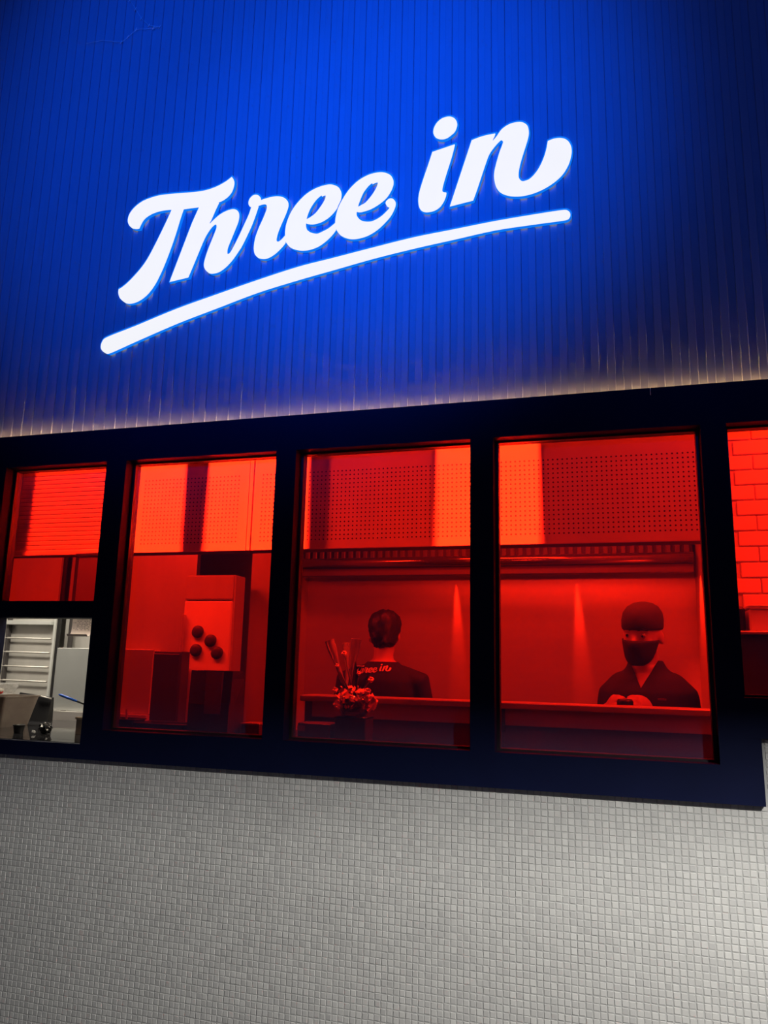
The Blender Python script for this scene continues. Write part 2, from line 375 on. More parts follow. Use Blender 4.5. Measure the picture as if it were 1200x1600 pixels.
GL['e'] = [P(3, '92,648* 95,590 110,520 150,425 210,340 290,260 380,205 470,175 530,170 585,190 612,225 617,275 600,340 560,410 500,475 430,520 360,540 310,538 285,530* 285,560 300,595 340,622 395,630 440,612 500,580 562,530* 572,582* 530,640 470,700 400,750 320,780 250,787 190,778 140,755 110,725 98,700*'),
           P(3, '288,497* 300,450 330,385 380,315 430,272 460,260 472,275 465,310 430,370 380,435 330,475')]
GL['E'] = [P(3, '562,530* 568,470 590,390 630,310 690,220 770,140 860,85 940,60 1010,55 1070,75 1100,110 1105,160 1085,220 1040,290 980,345 900,395 830,420 790,428 760,422* 762,455 785,490 820,512 880,518 930,505 990,470 1040,425 1075,385* 1050,372 1035,345 1045,320 1075,300 1105,305 1127,335 1118,385 1080,460 1020,530 950,595 870,645 790,672 720,680 660,668 610,640 580,605 572,582*'),
           P(3, '770,382* 785,330 820,250 870,185 920,147 950,138 962,155 945,205 905,270 850,335 810,360')]
GL['i'] = [P(4, '305,577* 603,475* 560,640 500,830 455,980 435,1070 445,1110 490,1120* 480,1170 450,1240 400,1310 330,1360 240,1382 180,1372 135,1330 118,1260 120,1180 140,1080 190,920 250,745')]
GL['dot'] = [P(4, '525,103 590,120 630,170 630,230 600,300 550,350 490,392 430,405 370,392 325,345 318,295 335,235 375,175 440,125')]
GL['n'] = [P(4, '832,420* 980,365 1145,330*') + P(5, '205,290* 255,230 310,155 390,100 470,77 535,77 585,105 605,150 605,215 580,310 545,420 510,540 495,630 500,690 530,725 570,722 620,700 680,640 735,555 780,450 805,360 818,285* 880,260 950,250 1010,262 1055,300 1080,365 1075,440 1045,540 985,640 910,715 830,775 740,825 640,865 540,888 450,893 370,882 300,850 250,790 228,710 228,630 250,530 285,410 315,330 325,290 310,272 280,285 225,345 170,425 130,530 80,680 30,830') + P(4, '845,1225* 540,1303*')]
GL['bar'] = [P(6, '50,655 200,595 400,512 600,440 800,370 1000,305') + P(7, '0,262 200,210 400,160 600,120 800,80 1000,46 1140,25 1162,30 1172,45 1165,64 1145,75 1000,95 800,125 600,170 400,215 200,265 0,322') + P(6, '1000,370 800,432 600,508 400,585 200,672 65,732 40,728 24,708 28,680')]
def outline(name, Y):
    res = []
    for c in GL[name]:
        q = [at(p.x, p.y, Y) for p in smooth(c)]
        q = [Vector((p.x, p.z)) for p in q]
        o = []
        for p in q:
            if not o or (p - o[-1]).length > 1e-4: o.append(p)
        if (o[0] - o[-1]).length < 1e-4: o.pop()
        if sum(a.x * b.y - b.x * a.y for a, b in zip(o, o[1:] + o[:1])) < 0: o.reverse()
        res.append(o)
    return res
def grow(o, d):
    n = len(o); out = []
    for i in range(n):
        a, b, c = o[i - 1], o[i], o[(i + 1) % n]
        n1 = Vector(((b - a).y, -(b - a).x)).normalized(); n2 = Vector(((c - b).y, -(c - b).x)).normalized()
        m = n1 + n2; m = m.normalized() if m.length > 0.3 else n1
        out.append(b + m * d / max(0.5, m.dot(n1)))
    return out
def plate(loops, y0, y1, mb=None):
    mb = mb or MB(); flat = [p for l in loops for p in l]; N_ = len(flat)
    tris = tessellate_polygon([[Vector((p.x, p.y, 0)) for p in l] for l in loops])
    mb.add([(p.x, y0, p.y) for p in flat] + [(p.x, y1, p.y) for p in flat], [tuple(t) for t in tris] + [tuple(N_ + i for i in reversed(t)) for t in tris])
    b = len(mb.v) - 2 * N_; k = 0
    for l in loops:
        m = len(l)
        for i in range(m):
            j = (i + 1) % m; mb.f.append((b + k + i, b + k + j, b + N_ + k + j, b + N_ + k + i)); mb.sm.append(False)
        k += m
    return mb
sg = thing('lit_sign', 'lit white script sign reading Three in with a curved underline on the blue slats', 'sign', (at(540, 380, YSL).x, YSL, at(540, 380, YSL).z))
YF = YSL - 0.018
def glyph(keys, nm, parent):
    f, r_ = MB(), MB()
    for k_ in keys:
        lo = outline(k_, YF)
        plate(lo, YF, YF + 0.010, f)
        for q_, dd_ in [(lo[0], 0.0042)] + [(h, -0.0025) for h in lo[1:]]:
            g_ = [p + Vector((0.0010, 0.0034)) for p in grow(q_, dd_)]; m = len(q_); y_ = YF + 0.0015
            r_.add([(p.x, y_ + .004, p.y) for p in q_] + [(p.x, y_, p.y) for p in g_] + [(p.x, YSL, p.y) for p in g_],
                   [(a, (a + 1) % m, m + (a + 1) % m, m + a) for a in range(m)] + [(m + a, m + (a + 1) % m, 2 * m + (a + 1) % m, 2 * m + a) for a in range(m)])
    o = f.build(nm, 'face', parent)
    r2 = r_.build('halo_rim', 'rim', None, fix=False); r2.data.transform(Matrix.Translation(-sg.location)); r2.parent = o
    return o
for ks in (['T'], ['h'], ['r'], ['e'], ['E'], ['i', 'dot'], ['n']): glyph(ks, 'letter', sg)
glyph(['bar'], 'underline_bar', sg)

# pale scraps of thread on the fascia
th = MB(); zs = [(203, 0), (212, 14), (221, 29), (233, 40), (250, 42), (240, 44), (213, 46), (200, 58), (190, 66), (160, 63), (135, 68)]
pts = [at(a, b, YSL - 0.004) for a, b in zs]
th.tube(pts, 0.0009, 5)
for p in pts[:9]: th.tube([p + Vector((-.006, 0, -.008)), p + Vector((.004, -0.002, .007))], 0.0014, 5)
solid(th, 'cobweb_thread', 'thread', 'pale tangled thread clinging to the slats near the top left', 'thread')
# drip of wire under the strip
p = at(1016, 607, -0.002); q = at(1016.5, 617, -0.002)
solid(MB().tube([(p.x, -0.0015, p.z + .002), (q.x, -0.0015, q.z)], 0.0012, 6), 'wire_end', 'thread', 'tiny pale wire end hanging over the black header at right', 'wire')

# ---------------------------------------------------------------- bulkhead of perforated panels
YB = 0.45; ZBB = at(460, 858, YB).z
XJ = at(388, 800, YB).x; PW = 0.545
bl = struct('wall_bulkhead', bx(-2.19, 0.36, YB + 0.02, YB + 0.10, ZBB, 2.82), 'hole')
def perf(xa, xb, first=False):
    mb = MB(); za, zb = ZBB, 2.315
    hx0, hx1 = xa + 0.032, xb - 0.032; hz0, hz1 = za + 0.030, za + 0.030 + 0.315
    pt = 0.0182; nx = int((hx1 - hx0) / pt); nz = int((hz1 - hz0) / pt)
    hx1 = hx0 + nx * pt; hz1 = hz0 + nz * pt; y = YB
    def q(x0, x1, z0, z1): mb.add([(x0, y, z0), (x1, y, z0), (x1, y, z1), (x0, y, z1)], [(0, 1, 2, 3)])
    q(xa, hx0, za, zb); q(hx1, xb, za, zb); q(hx0, hx1, za, hz0); q(hx0, hx1, hz1, zb)
    r = 0.0036; ang = [R(225 + 90 * k) for k in range(4)]
    for i in range(nx):
        for j in range(nz):
            cx, cz = hx0 + (i + .5) * pt, hz0 + (j + .5) * pt; h = pt / 2
            o = [(cx - h, y, cz - h), (cx, y, cz - h), (cx + h, y, cz - h), (cx + h, y, cz), (cx + h, y, cz + h), (cx, y, cz + h), (cx - h, y, cz + h), (cx - h, y, cz)]
            inn = [(cx + r * cos(R(225 + 45 * k)), y, cz + r * sin(R(225 + 45 * k))) for k in range(8)]
            mb.add(o + inn, [(k, (k + 1) % 8, 8 + (k + 1) % 8, 8 + k) for k in range(8)])
    # returned edges
    mb.add([(xa, y, za), (xb, y, za), (xb, y + .018, za), (xa, y + .018, za), (xa, y, zb), (xb, y, zb), (xb, y + .018, zb), (xa, y + .018, zb)], [(0, 3, 2, 1), (4, 5, 6, 7), (0, 4, 7, 3), (1, 2, 6, 5)])
    mb.build('perforated_panel', 'panel', bl, fix=False)
    MB().box(xa, xb, YB, YB + 0.018, zb + 0.006, 2.80).build('upper_panel', 'panel', bl)
xa = at(212, 800, YB).x
perf(xa, XJ - 0.004)
xb_ = XJ + 0.022
MB().box(XJ, XJ + 0.016, YB - 0.002, YB + 0.02, ZBB, 2.80).build('cover_strip', 'panel', bl)
xm_ = at(752, 800, YB).x
perf(xb_, xm_ - .003); perf(xm_ + .003, 0.36)
MB().box(-2.19, xa - 0.020, YB, YB + 0.018, ZBB, 2.80).build('edge_panel', 'panel', bl)
MB().box(xa - 0.017, xa - 0.004, YB - 0.006, YB + 0.018, ZBB, 2.80).build('cover_strip', 'panel', bl)
# ribbed shutter over the hatch
mb = MB(); z = ZBB + 0.005
sh = struct('wall_shutter', bx(-3.4, -2.2, YB + 0.022, YB + 0.10, ZBB, 2.82), 'hole')
prof = []
while z < 2.80:
    prof += [(YB, z), (YB, z + 0.014), (YB + 0.002, z + 0.016), (YB + 0.002, z + 0.019)]; z += 0.021
mb.loft([[Vector((-3.4, y, zz)) for y, zz in prof], [Vector((-2.2, y, zz)) for y, zz in prof]], caps=False, smooth=False, closed=False)
tag(mb.build('shutter_lath', 'panel', sh), kind='stuff')
MB().box(-3.4, -2.2, YB - 0.012, YB + 0.02, ZBB - 0.004, ZBB + 0.010).build('bottom_rail', 'panel', sh)

# ---------------------------------------------------------------- kitchen
YW = 1.95
XA, XB_ = at(478, 1000, YW).x, 0.46
fxr = at(361, 1000, 1.30).x
kw = struct('wall_kitchen', bx(XA, XB_, YW, YW + 0.05, 0, 2.82), 'steel')
struct('wall_partition', bx(fxr, XA, 1.50, YW + .05, 0, 2.82), 'steeldull')
xs = 0.415
struct('wall_side', bx(xs, xs + 0.05, 0.985, YW, 0, 2.82), 'steel')
# cooker hood with baffles
hd = thing('cooker_hood', 'long steel cooker hood with a row of dark slots under the perforated bulkhead', 'cooker hood', (-0.4, 1.75, 2.82))
z1, z2, z3 = at(735, 869, 1.75).z, at(735, 886, 1.75).z, at(735, 898, 1.75).z
hx0, hx1 = XA + 0.02, xs - 0.02
bx(hx0, hx1, 1.79, YW, z1 + 0.10, 2.80, c=0.004).build('canopy', 'hood', hd)
bx(hx0, hx1, 1.82, 1.85, z1 - 0.01, z1 + 0.10).build('filter_back', 'hole', hd)
bm_ = MB().box(-0.013, 0.013, 0, 0.02, 0, 0.10, 0.003).mesh('baffle', 'hood')
x = hx0 + 0.03
while x < hx1 - 0.02:
    o = link('baffle', bm_, hd, Vector((x, 1.797, z1)) - hd.location); x += 0.046
MB().tube([(hx0, 1.75, (z1 + z2) / 2 + .002), (hx1, 1.75, (z1 + z2) / 2 + .002)], (z1 - z2) / 2, 16).build('grease_rail', 'railsteel', hd)
bx(hx0, hx1, 1.75, 1.79, z3, z2 + 0.004, c=0.004).build('lip', 'brownboard', hd)
bx(hx0, hx1, 1.79, YW, z3 + 0.10, z3 + 0.112).build('underside', 'hood', hd)

# ledge in front of the cook
YL = 0.50
zl = at(773, 1097, YL).z; lx0, lx1 = at(468, 1094, YL).x, 0.37
lg = thing('serving_ledge', 'long pale edged serving ledge in front of the cook', 'ledge', ((lx0 + lx1) / 2, YL + 0.12, 0))
bx(lx0, lx1, YL, YL + 0.14, zl - 0.024, zl, c=0.003).build('ledge_top', 'ledge', lg)
bx(lx0 + 0.05, lx1, YL + 0.018, YL + 0.036, zl - 0.085, zl - 0.024).build('steel_apron', 'steel', lg)
bx(lx0 + 0.01, lx1, YL + 0.036, YL + 0.07, 0.0, zl - 0.024).build('base_panel', 'brownboard', lg)
for px in (785, ):
    a = at(px, 1120, YL + .03).x; bx(a - .012, a + .012, YL + 0.012, YL + 0.032, zl - 0.11, zl - 0.024).build('bracket', 'dark', lg)
# dark counter at the left with the clear hatch above it
bx_ = bx(-3.6, -1.38, 0.101, 0.86, ZHB - 0.045, ZHB - 0.005, c=0.003)
pc = thing('pass_counter', 'glossy dark stone counter running behind the clear hatch', 'counter', (-2.4, 0.45, 0))
bx_.build('worktop', 'counter', pc)
bx(-3.55, -1.40, 0.16, 0.80, 0, ZHB - 0.045).build('cabinet', 'dark', pc)
ZC = ZHB - 0.005
# shelf behind the right hand windows
ws = thing('window_shelf', 'dark shelf along the foot of the window under the flower bowl', 'shelf', (-0.3, 0.24, 0))
bx(-1.36, 0.36, 0.101, 0.36, ZB - 0.08, ZB - 0.050, c=0.003).build('board', 'dark', ws)
bx(-1.34, 0.34, 0.13, 0.34, 0, ZB - 0.08).build('support_panel', 'dark', ws)
ZSH = ZB - 0.050
# steel wall seen through the hatch
YH = 1.70
sw = struct('wall_steel', bx(-4.3, at(84, 1000, YH).x, YH, YH + 0.04, 0, 2.82), 'steeldull')
rk = thing('wall_rack', 'wall rack of thin steel rails with a pale top bar, seen through the hatch', 'rack', (at(30, 1030, YH).x, YH, at(30, 1030, YH).z))
xr0, xr1 = -4.25, at(81, 1000, YH - .02).x
for py in (997, 1019, 1041.5, 1064, 1088):
    zz = at(60, py, YH - 0.03).z; MB().tube([(xr0, YH - 0.03, zz + .003), (xr1, YH - 0.03, zz - .004)], 0.006, 8).build('rail', 'steel', rk)
zz = at(40, 973, YH - .04).z; bx(xr0, xr1 + .01, YH - 0.06, YH - 0.002, zz - 0.014, zz + 0.014, c=.003).build('top_bar', 'steelpale', rk)
for px in (81.5, 8):
    a = at(px, 1020, YH - .03).x; bx(a - .008, a + .008, YH - 0.035, YH - 0.002, ZC, zz + 0.03, c=.002).build('upright', 'steelpale' if px > 50 else 'dark', rk)  # left one coloured dark for the shadow line on the wall
# wall beyond with pole
struct('wall_recess', bx(at(84, 1000, YH).x, at(290, 950, YH).x, YH + .1, YH + .14, 0, 2.82), 'steeldull')
a = at(89.5, 990, 1.6); bx(a.x - .010, a.x + .010, 1.60, 1.62, 0, 2.4, c=.002).build('pole', 'blackplastic', None)
tag(bpy.data.objects['pole'], 'thin black upright pole right of the steel rack', 'pole')
a = at(105.5, 990, 1.72); o = bx(a.x - .013, a.x + .013, 1.74, 1.765, 0, 2.4, c=.003).build('shadow_strip', 'dark'); tag(o, 'dark strip standing in for the shadow between the black pole and hanging receipt', 'shadow strip')  # a strip of shadow, built as a dark bar
# leaning pale steel sheet
YP = 0.90
c4 = [at(83, 1012, YP), at(160, 1013, YP), at(160, 1108, YP), at(80, 1105, YP)]
pn = thing('steel_splashback', 'pale scuffed steel splashback standing at the back of the dark counter', 'splashback', (c4[0].x, YP, ZC))
bx(c4[3].x, c4[1].x + .3, YP, YP + 0.012, c4[3].z - .012, c4[0].z, c=.001).build('sheet', 'steelpale', pn)
bx(c4[3].x, c4[1].x + .3, YP - 0.02, YP + 0.012, ZC - 0.05, c4[3].z - 0.016).build('base_strip', 'ledge', pn)
# fridge with round magnets
YFR = 1.30
fx0, fx1 = at(283, 1000, YFR).x, at(360, 1000, YFR).x
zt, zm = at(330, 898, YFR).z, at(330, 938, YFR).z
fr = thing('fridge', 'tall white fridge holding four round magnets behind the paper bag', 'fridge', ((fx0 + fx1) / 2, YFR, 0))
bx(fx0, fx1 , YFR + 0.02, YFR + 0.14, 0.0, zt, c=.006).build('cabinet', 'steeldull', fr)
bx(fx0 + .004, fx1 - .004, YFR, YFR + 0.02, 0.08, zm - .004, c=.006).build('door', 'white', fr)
bx(fx0 + .004, fx1 - .004, YFR, YFR + 0.02, zm + .004, zt - .004, c=.006).build('shaded_upper_door', 'steeldull', fr)  # grey steel here stands in for the hood's shadow on the white fridge
bx(fx0 + .010, fx0 + .022, YFR - 0.03, YFR, at(300, 1110, YFR).z, at(300, 960, YFR).z, c=.003).build('handle', 'steel', fr)
for (px, py), lab in zip([(308, 987), (328, 1001), (305, 1016), (338, 1020)], ['topmost of the four dark round magnets on the white fridge', 'second highest round magnet on the white fridge, touching the topmost', 'lower left round magnet on the white fridge', 'lowest and rightmost round magnet on the white fridge']):
    c = at(px, py, YFR - 0.012); mb = MB()
    mb.loft([[Vector((c.x + r * cos(2 * pi * k / 20) * (1 + .05 * sin(4 * pi * k / 20)), y, c.z + r * sin(2 * pi * k / 20))) for k in range(20)] for r, y in ((.034, YFR), (.034, YFR - .012), (.028, YFR - .018), (.010, YFR - .020))])
    o = mb.build('round_magnet', 'rubber'); tag(o, lab, 'magnet', 'round magnets on the fridge')
# tall cabinet left of fridge
YCB = 1.15
cx0, cx1 = at(236, 1050, YCB).x, at(285, 1050, YCB).x
cb = thing('dark_cabinet', 'dull dark steel cabinet left of the white fridge', 'cabinet', ((cx0 + cx1) / 2, YCB, 0))
bx(cx0, cx1 - .02, YCB + .016, YCB + .10, 0, at(240, 1017, YCB).z, c=.004).build('body', 'dark', cb)
bx(cx0 + .004, cx1 - .024, YCB, YCB + .016, 0.1, at(240, 1019, YCB).z - .006, c=.004).build('door', 'sash', cb)
a = at(180, 1000, 1.68)
db = thing('wall_dispenser', 'faint square steel dispenser on the wall left of the dark cabinet', 'dispenser', (at(205, 1040, 1.75).x, 1.75, at(205, 1040, 1.75).z))
p0, p1 = at(177, 1014, 1.70), at(234, 1062, 1.70)
bx(p0.x, p1.x, 1.70, YH + .1, p1.z, p0.z, c=.006).build('cover', 'white', db)
c = at(197, 1062, 1.68)
MB().tube([c + Vector((-.025, 0.02, -.09)), c + Vector((-.025, 0, -.01)), c + Vector((-.012, 0, .012)), c + Vector((.012, 0, .012)), c + Vector((.025, 0, -.01)), c + Vector((.025, 0.02, -.09))], 0.007, 8).build('spout', 'steel', db)

# brick tile wall behind the right window
YBK = 0.95
bw = struct('wall_brick', bx(0.42, 1.9, YBK - 0.02, YBK + 0.03, 0, 2.82), 'mortar')
brm = MB().box(-0.0725, 0.0725, -0.008, 0.002, -0.0295, 0.0295, 0.003).mesh('brick', 'brick')
z = 1.60; r = 0
while z < 2.75:
    x = 0.42 + (0.0 if r % 2 else 0.075) + .04
    while x < 1.75:
        link('brick', brm, bw, (x + .035, YBK - 0.02, z)); x += 0.15
    z += 0.065; r += 1
# appliance box in front of the brick wall
YX = 0.62
p0 = at(1170, 945, YX); p1 = at(1230, 993, YX)
cnt = thing('side_cabinet', 'dark cabinet below the brick tile wall in the right window', 'cabinet', (p0.x + .2, YX, 0))
bx(p0.x - 0.07, 1.5, YX - .05, YX + 0.28, 0, p1.z, c=.004).build('body', 'dark', cnt)
bx(p0.x - 0.07, 1.5, YX - .07, YX + 0.28, p1.z, p1.z + .012, c=.003).build('top', 'steeldull', cnt)
ap = thing('steel_box', 'pale square box on the dark cabinet in the right window', 'box', (p0.x + .15, YX, p1.z + .012))
bx(p0.x, p0.x + 0.32, YX, YX + .2, p1.z + .012, p0.z - .014, c=.006).build('body', 'white', ap)
bx(p0.x - .004, p0.x + 0.324, YX - .004, YX + .204, p0.z - .014, p0.z, c=.003).build('lid', 'steelpale', ap)
bx(p0.x - 0.055, p0.x - 0.01, YX + .02, YX + .16, p1.z + .012, p0.z - .004, c=.01).build('dark_canister', 'blackplastic')
tag(bpy.data.objects['dark_canister'], 'dark canister left of the pale square box in the right window', 'canister')

# ---------------------------------------------------------------- things seen through the clear hatch
def frustum(mb, cx, cy, z0, z1, w0, d0, w1, d1, t=0.003, rim=0.006):
    def ring(w_, d_, z, r=0.012):
        out = []
        for sx, sy, a0 in ((1, 1, 0), (-1, 1, 90), (-1, -1, 180), (1, -1, 270)):
            for k in range(4):
                a = R(a0 + 30 * k); out.append(Vector((cx + sx * (w_ - r) + r * cos(a), cy + sy * (d_ - r) + r * sin(a), z)))
        return out
    rings = [ring(w0, d0, z0), ring(w1, d1, z1), ring(w1 + rim, d1 + rim, z1), ring(w1 + rim, d1 + rim, z1 + .004), ring(w1 - t, d1 - t, z1 + .004), ring(w0 - t, d0 - t, z0 + t)]
    return mb.loft(rings, smooth=False)
p = at(28, 1128, 0.40); zt = at(30, 1090, 0.40).z
bn = thing('plastic_tub', 'large translucent beige food tub on the dark counter in the hatch', 'tub', (p.x - .05, 0.42, ZC))
w1 = (at(60, 1090, .56).x - at(-45, 1090, .40).x) / 2; cx = (at(60, 1090, .56).x + at(-45, 1090, .40).x) / 2
frustum(MB(), cx, 0.46, ZC, zt, w1 - .03, .09, w1, .11).build('body', 'bin', bn)
# stack of lids within
for k in range(5):
    mb = MB().box(cx - .07 + .004 * (k % 2), at(12, 1115, .45).x - .02, 0.40, 0.50, ZC + .004 + k * .011, ZC + .004 + k * .011 + .008, .002)
    o = mb.build('flat_lid', 'blackplastic'); tag(o, ['lowest', 'second lowest', 'middle', 'second highest', 'topmost'][k] + ' black flat lid of the stack inside the beige tub', 'tray', 'black lids inside the beige tub')
# clear box with red food on the tub
bxw = (at(27, 1075, .56).x - at(-40, 1075, .42).x) / 2; bcx = (at(27, 1075, .56).x + at(-40, 1075, .42).x) / 2; zt2 = at(20, 1071, .42).z
tb = thing('clear_box', 'small clear food box with red and white filling resting across the beige tub', 'box', (bcx, .46, zt + .004))
frustum(MB(), bcx, .46, zt + .005, zt2, bxw - .012, .105, bxw, .120, .002, .004).build('body', 'clear', tb)
mb = MB()
for k in range(9): mb.ball((bcx + random.uniform(.15, .82) * bxw, .40 + random.uniform(0, .09), zt + .018), (.016, .016, .012), 8, 5)
tag(mb.build('red_filling', 'redfood', tb), kind='stuff')
mb = MB()
for k in range(7): mb.ball((bcx + random.uniform(.15, .82) * bxw, .40 + random.uniform(0, .09), zt + .024), (.014, .014, .010), 8, 5)
tag(mb.build('white_filling', 'whitefood', tb), kind='stuff')
# dark tray behind
p = at(55, 1095, .72); q = at(80, 1120, .72)
tr = thing('black_tray', 'black tray leaning behind the beige tub', 'tray', (p.x, .74, ZC))
mb = MB().loft([[Vector((at(30, 1080, .74).x, .76, ZC)), Vector((at(30, 1080, .74).x, .76, at(30, 1082, .74).z)), Vector((at(80, 1090, .74).x, .76, at(80, 1090, .74).z)), Vector((at(79, 1115, .74).x, .76, ZC))], [Vector((at(30, 1080, .74).x, .72, ZC)), Vector((at(30, 1080, .74).x, .745, at(30, 1082, .74).z)), Vector((at(80, 1090, .74).x, .745, at(80, 1090, .74).z)), Vector((at(79, 1115, .74).x, .72, ZC))]], smooth=False)
mb.build('body', 'blackplastic', tr)
a, b = at(60, 1087, .735), at(80, 1092, .735); MB().tube([a, b], .004, 8).build('handle', 'steel', tr)
# ramekin
p = at(29, 1142, 0.22); s = .0235
rm = thing('black_ramekin', 'small black sauce pot in front of the beige tub', 'pot', (p.x, .22, ZC))
MB().lathe((p.x, .22, ZC), [(.0005, 0), (.017, 0), (.018, .003), (.0225, .030), (.0245, .031), (.0245, .034), (.0215, .034), (.017, .006), (.0005, .005)], 28).build('body', 'blackplastic', rm)
MB().lathe((p.x, .22, ZC), [(.0005, .024), (.0205, .024), (.0205, .021), (.0005, .021)], 24).build('sauce', 'whitefood', rm)
# crumpled black bag
def crumple(c, rx, ry, rz, seed, n=2):
    bm = bmesh.new(); bmesh.ops.create_icosphere(bm, subdivisions=n + 1, radius=1); rnd = random.Random(seed)
    for v in bm.verts:
        k = 0.78 + rnd.random() * 0.34; v.co = Vector((v.co.x * rx * k, v.co.y * ry * k, max(-rz * .97, v.co.z * rz * k * 1.05)))
        v.co += Vector(c)
    mb = MB(); bm.verts.index_update(); mb.add([v.co for v in bm.verts], [[v.index for v in f.verts] for f in bm.faces]); bm.free(); return mb
p = at(68, 1142, .24)
o = solid(crumple((p.x, .25, ZC + .022), .029, .025, .0225, 3), 'crumpled_bag', 'bagblack', 'crumpled shiny black plastic wrapper on the counter right of the sauce pot', 'wrapper')
p = at(53, 1139, .22)
o = solid(crumple((p.x, .22, ZC + .0075), .010, .008, .0077, 5, 1), 'paper_scrap', 'white', 'small white crumpled scrap beside the black wrapper', 'scrap')
# receipt hanging
YR = 0.40
a, b = at(115, 960, YR), at(143, 995, YR)
rc = thing('hanging_receipt', 'long printed receipt with curled lower end hanging at the top of the hatch', 'receipt', ((a.x + b.x) / 2, YR, a.z))
mb = MB(); prof = [(YR, ZBB - .012), (YR, a.z), (YR - .002, (a.z + b.z) / 2), (YR - .004, b.z + .02), (YR - .014, b.z + .004), (YR - .026, b.z), (YR - .034, b.z + .010)]
ring = lambda x: [Vector((x, y, z)) for y, z in prof]
mb.loft([ring(a.x), ring((a.x + b.x) / 2), ring(b.x)], caps=False, closed=False)
mb.build('paper', 'receipt', rc)
mb = MB(); z = a.z + .03; rnd = random.Random(2)
while z > b.z + .026:
    x = a.x + .008 + rnd.choice((0, .012, .02))
    while x < b.x - .01:
        l = rnd.uniform(.004, .012); mb.add([(x, YR - .0052, z), (min(x + l, b.x - .006), YR - .0052, z), (min(x + l, b.x - .006), YR - .0052, z + .0022), (x, YR - .0052, z + .0022)], [(0, 1, 2, 3)]); x += l + rnd.choice((.003, .012))
    z -= .0062
mb.build('printed_lines', 'ink', rc, fix=False)
bx(a.x - .02, b.x + .02, YR - .004, YR + .035, ZBB - .018, ZBB - .004, c=.002).build('clip_rail', 'steel', rc)
# cardboard box and blue brush at the right of the hatch
p0, p1 = at(122, 1122, .30), at(150, 1138, .30)
cbx = thing('card_box', 'small tan cardboard box at the right edge of the hatch', 'box', (p0.x + .04, .32, ZC))
bx(p0.x, p0.x + .10, .29, .37, ZC, at(122, 1122, .30).z, c=.001).build('body', 'card', cbx)
bx(p0.x - .004, p0.x + .05, .286, .30, at(122, 1122, .30).z - .004, at(122, 1120, .30).z, c=.0005).build('flap', 'card', cbx)
a, b = at(92, 1085, .42), at(150, 1107, .42)
br = thing('blue_brush', 'blue handled pastry brush lying slantwise in front of the pale steel splashback', 'brush', tuple(b))
mb = MB(); mb.tube([a, a.lerp(b, .05), a.lerp(b, .25), a.lerp(b, .5)], [.003, .0055, .006, .0045], 10); mb.build('handle', 'blue', br)
MB().tube([a.lerp(b, .5), a.lerp(b, .7), b], [.0045, .004, .004], 8).build('neck', 'blackplastic', br)
hp = thing('utensil_pot', 'steel utensil pot mostly hidden by the frame right of the hatch', 'pot', (b.x + .04, .42, ZC))
MB().lathe((b.x + .04, .42, ZC), [(.0005, 0), (.04, 0), (.042, b.z - ZC + .004), (.039, b.z - ZC + .004), (.037, .004), (.0005, .004)], 24).build('body', 'steeldull', hp)

# ---------------------------------------------------------------- things on the counter in the second window
p0, p1 = at(173, 1120, .24), at(213, 1138, .24)
tq = thing('stick_box', 'low dark box of sauce sachets at the lower left of the second window', 'box', ((p0.x + p1.x) / 2, .25, ZC))
zt = at(190, 1124, .24).z
frustum(MB(), (p0.x + p1.x) / 2, .26, ZC, zt, (p1.x - p0.x) / 2 - .008, .035, (p1.x - p0.x) / 2, .045, .003, .004).build('body', 'dark', tq)
for k, (px, top, wd, lab) in enumerate([(177, 1112, .008, 'leftmost dark sachet standing in the low dark box'), (185, 1110, .008, 'second dark sachet from the left in the low dark box'), (194, 1108, .004, 'bright narrow sachet standing in the low dark box')]):
    a = at(px, top, .25); o = MB().box(-wd, wd, -.002, .002, 0, a.z - ZC - .004, .0008).build('sachet', 'card' if k == 2 else 'bagpanel')
    o.location = (a.x + .010, .25 + .006 * k, ZC + .004); o.rotation_euler = (0, R(-8 if k < 2 else -3), 0); tag(o, lab, 'sachet', 'sachets in the low dark box')
p0, p1 = at(216, 1128, .26), at(296, 1147, .26)
ty = thing('long_tray', 'long low dark tray left of the paper bag', 'tray', ((p0.x + p1.x) / 2, .27, ZC))
frustum(MB(), (p0.x + p1.x) / 2, .28, ZC, at(250, 1131, .26).z, (p1.x - p0.x) / 2 - .01, .05, (p1.x - p0.x) / 2, .06, .003, .004).build('body', 'dark', ty)
bx(p0.x + .09, p1.x - .006, .23, .33, ZC + .004, at(250, 1133, .26).z, c=.002).build('wrapped_filling', 'bagpanel', ty)
p0, p1 = at(377, 1132, .26), at(404, 1152, .26)
bt = thing('small_carton', 'small carton with a pale top edge right of the paper bag', 'carton', ((p0.x + p1.x) / 2, .28, ZC))
bx(p0.x, p1.x, .26, .34, ZC, p0.z, c=.002).build('body', 'bagpanel', bt)
bx(p0.x - .002, p1.x + .002, .258, .342, p0.z, p0.z + .006, c=.001).build('lid', 'ledge', bt)
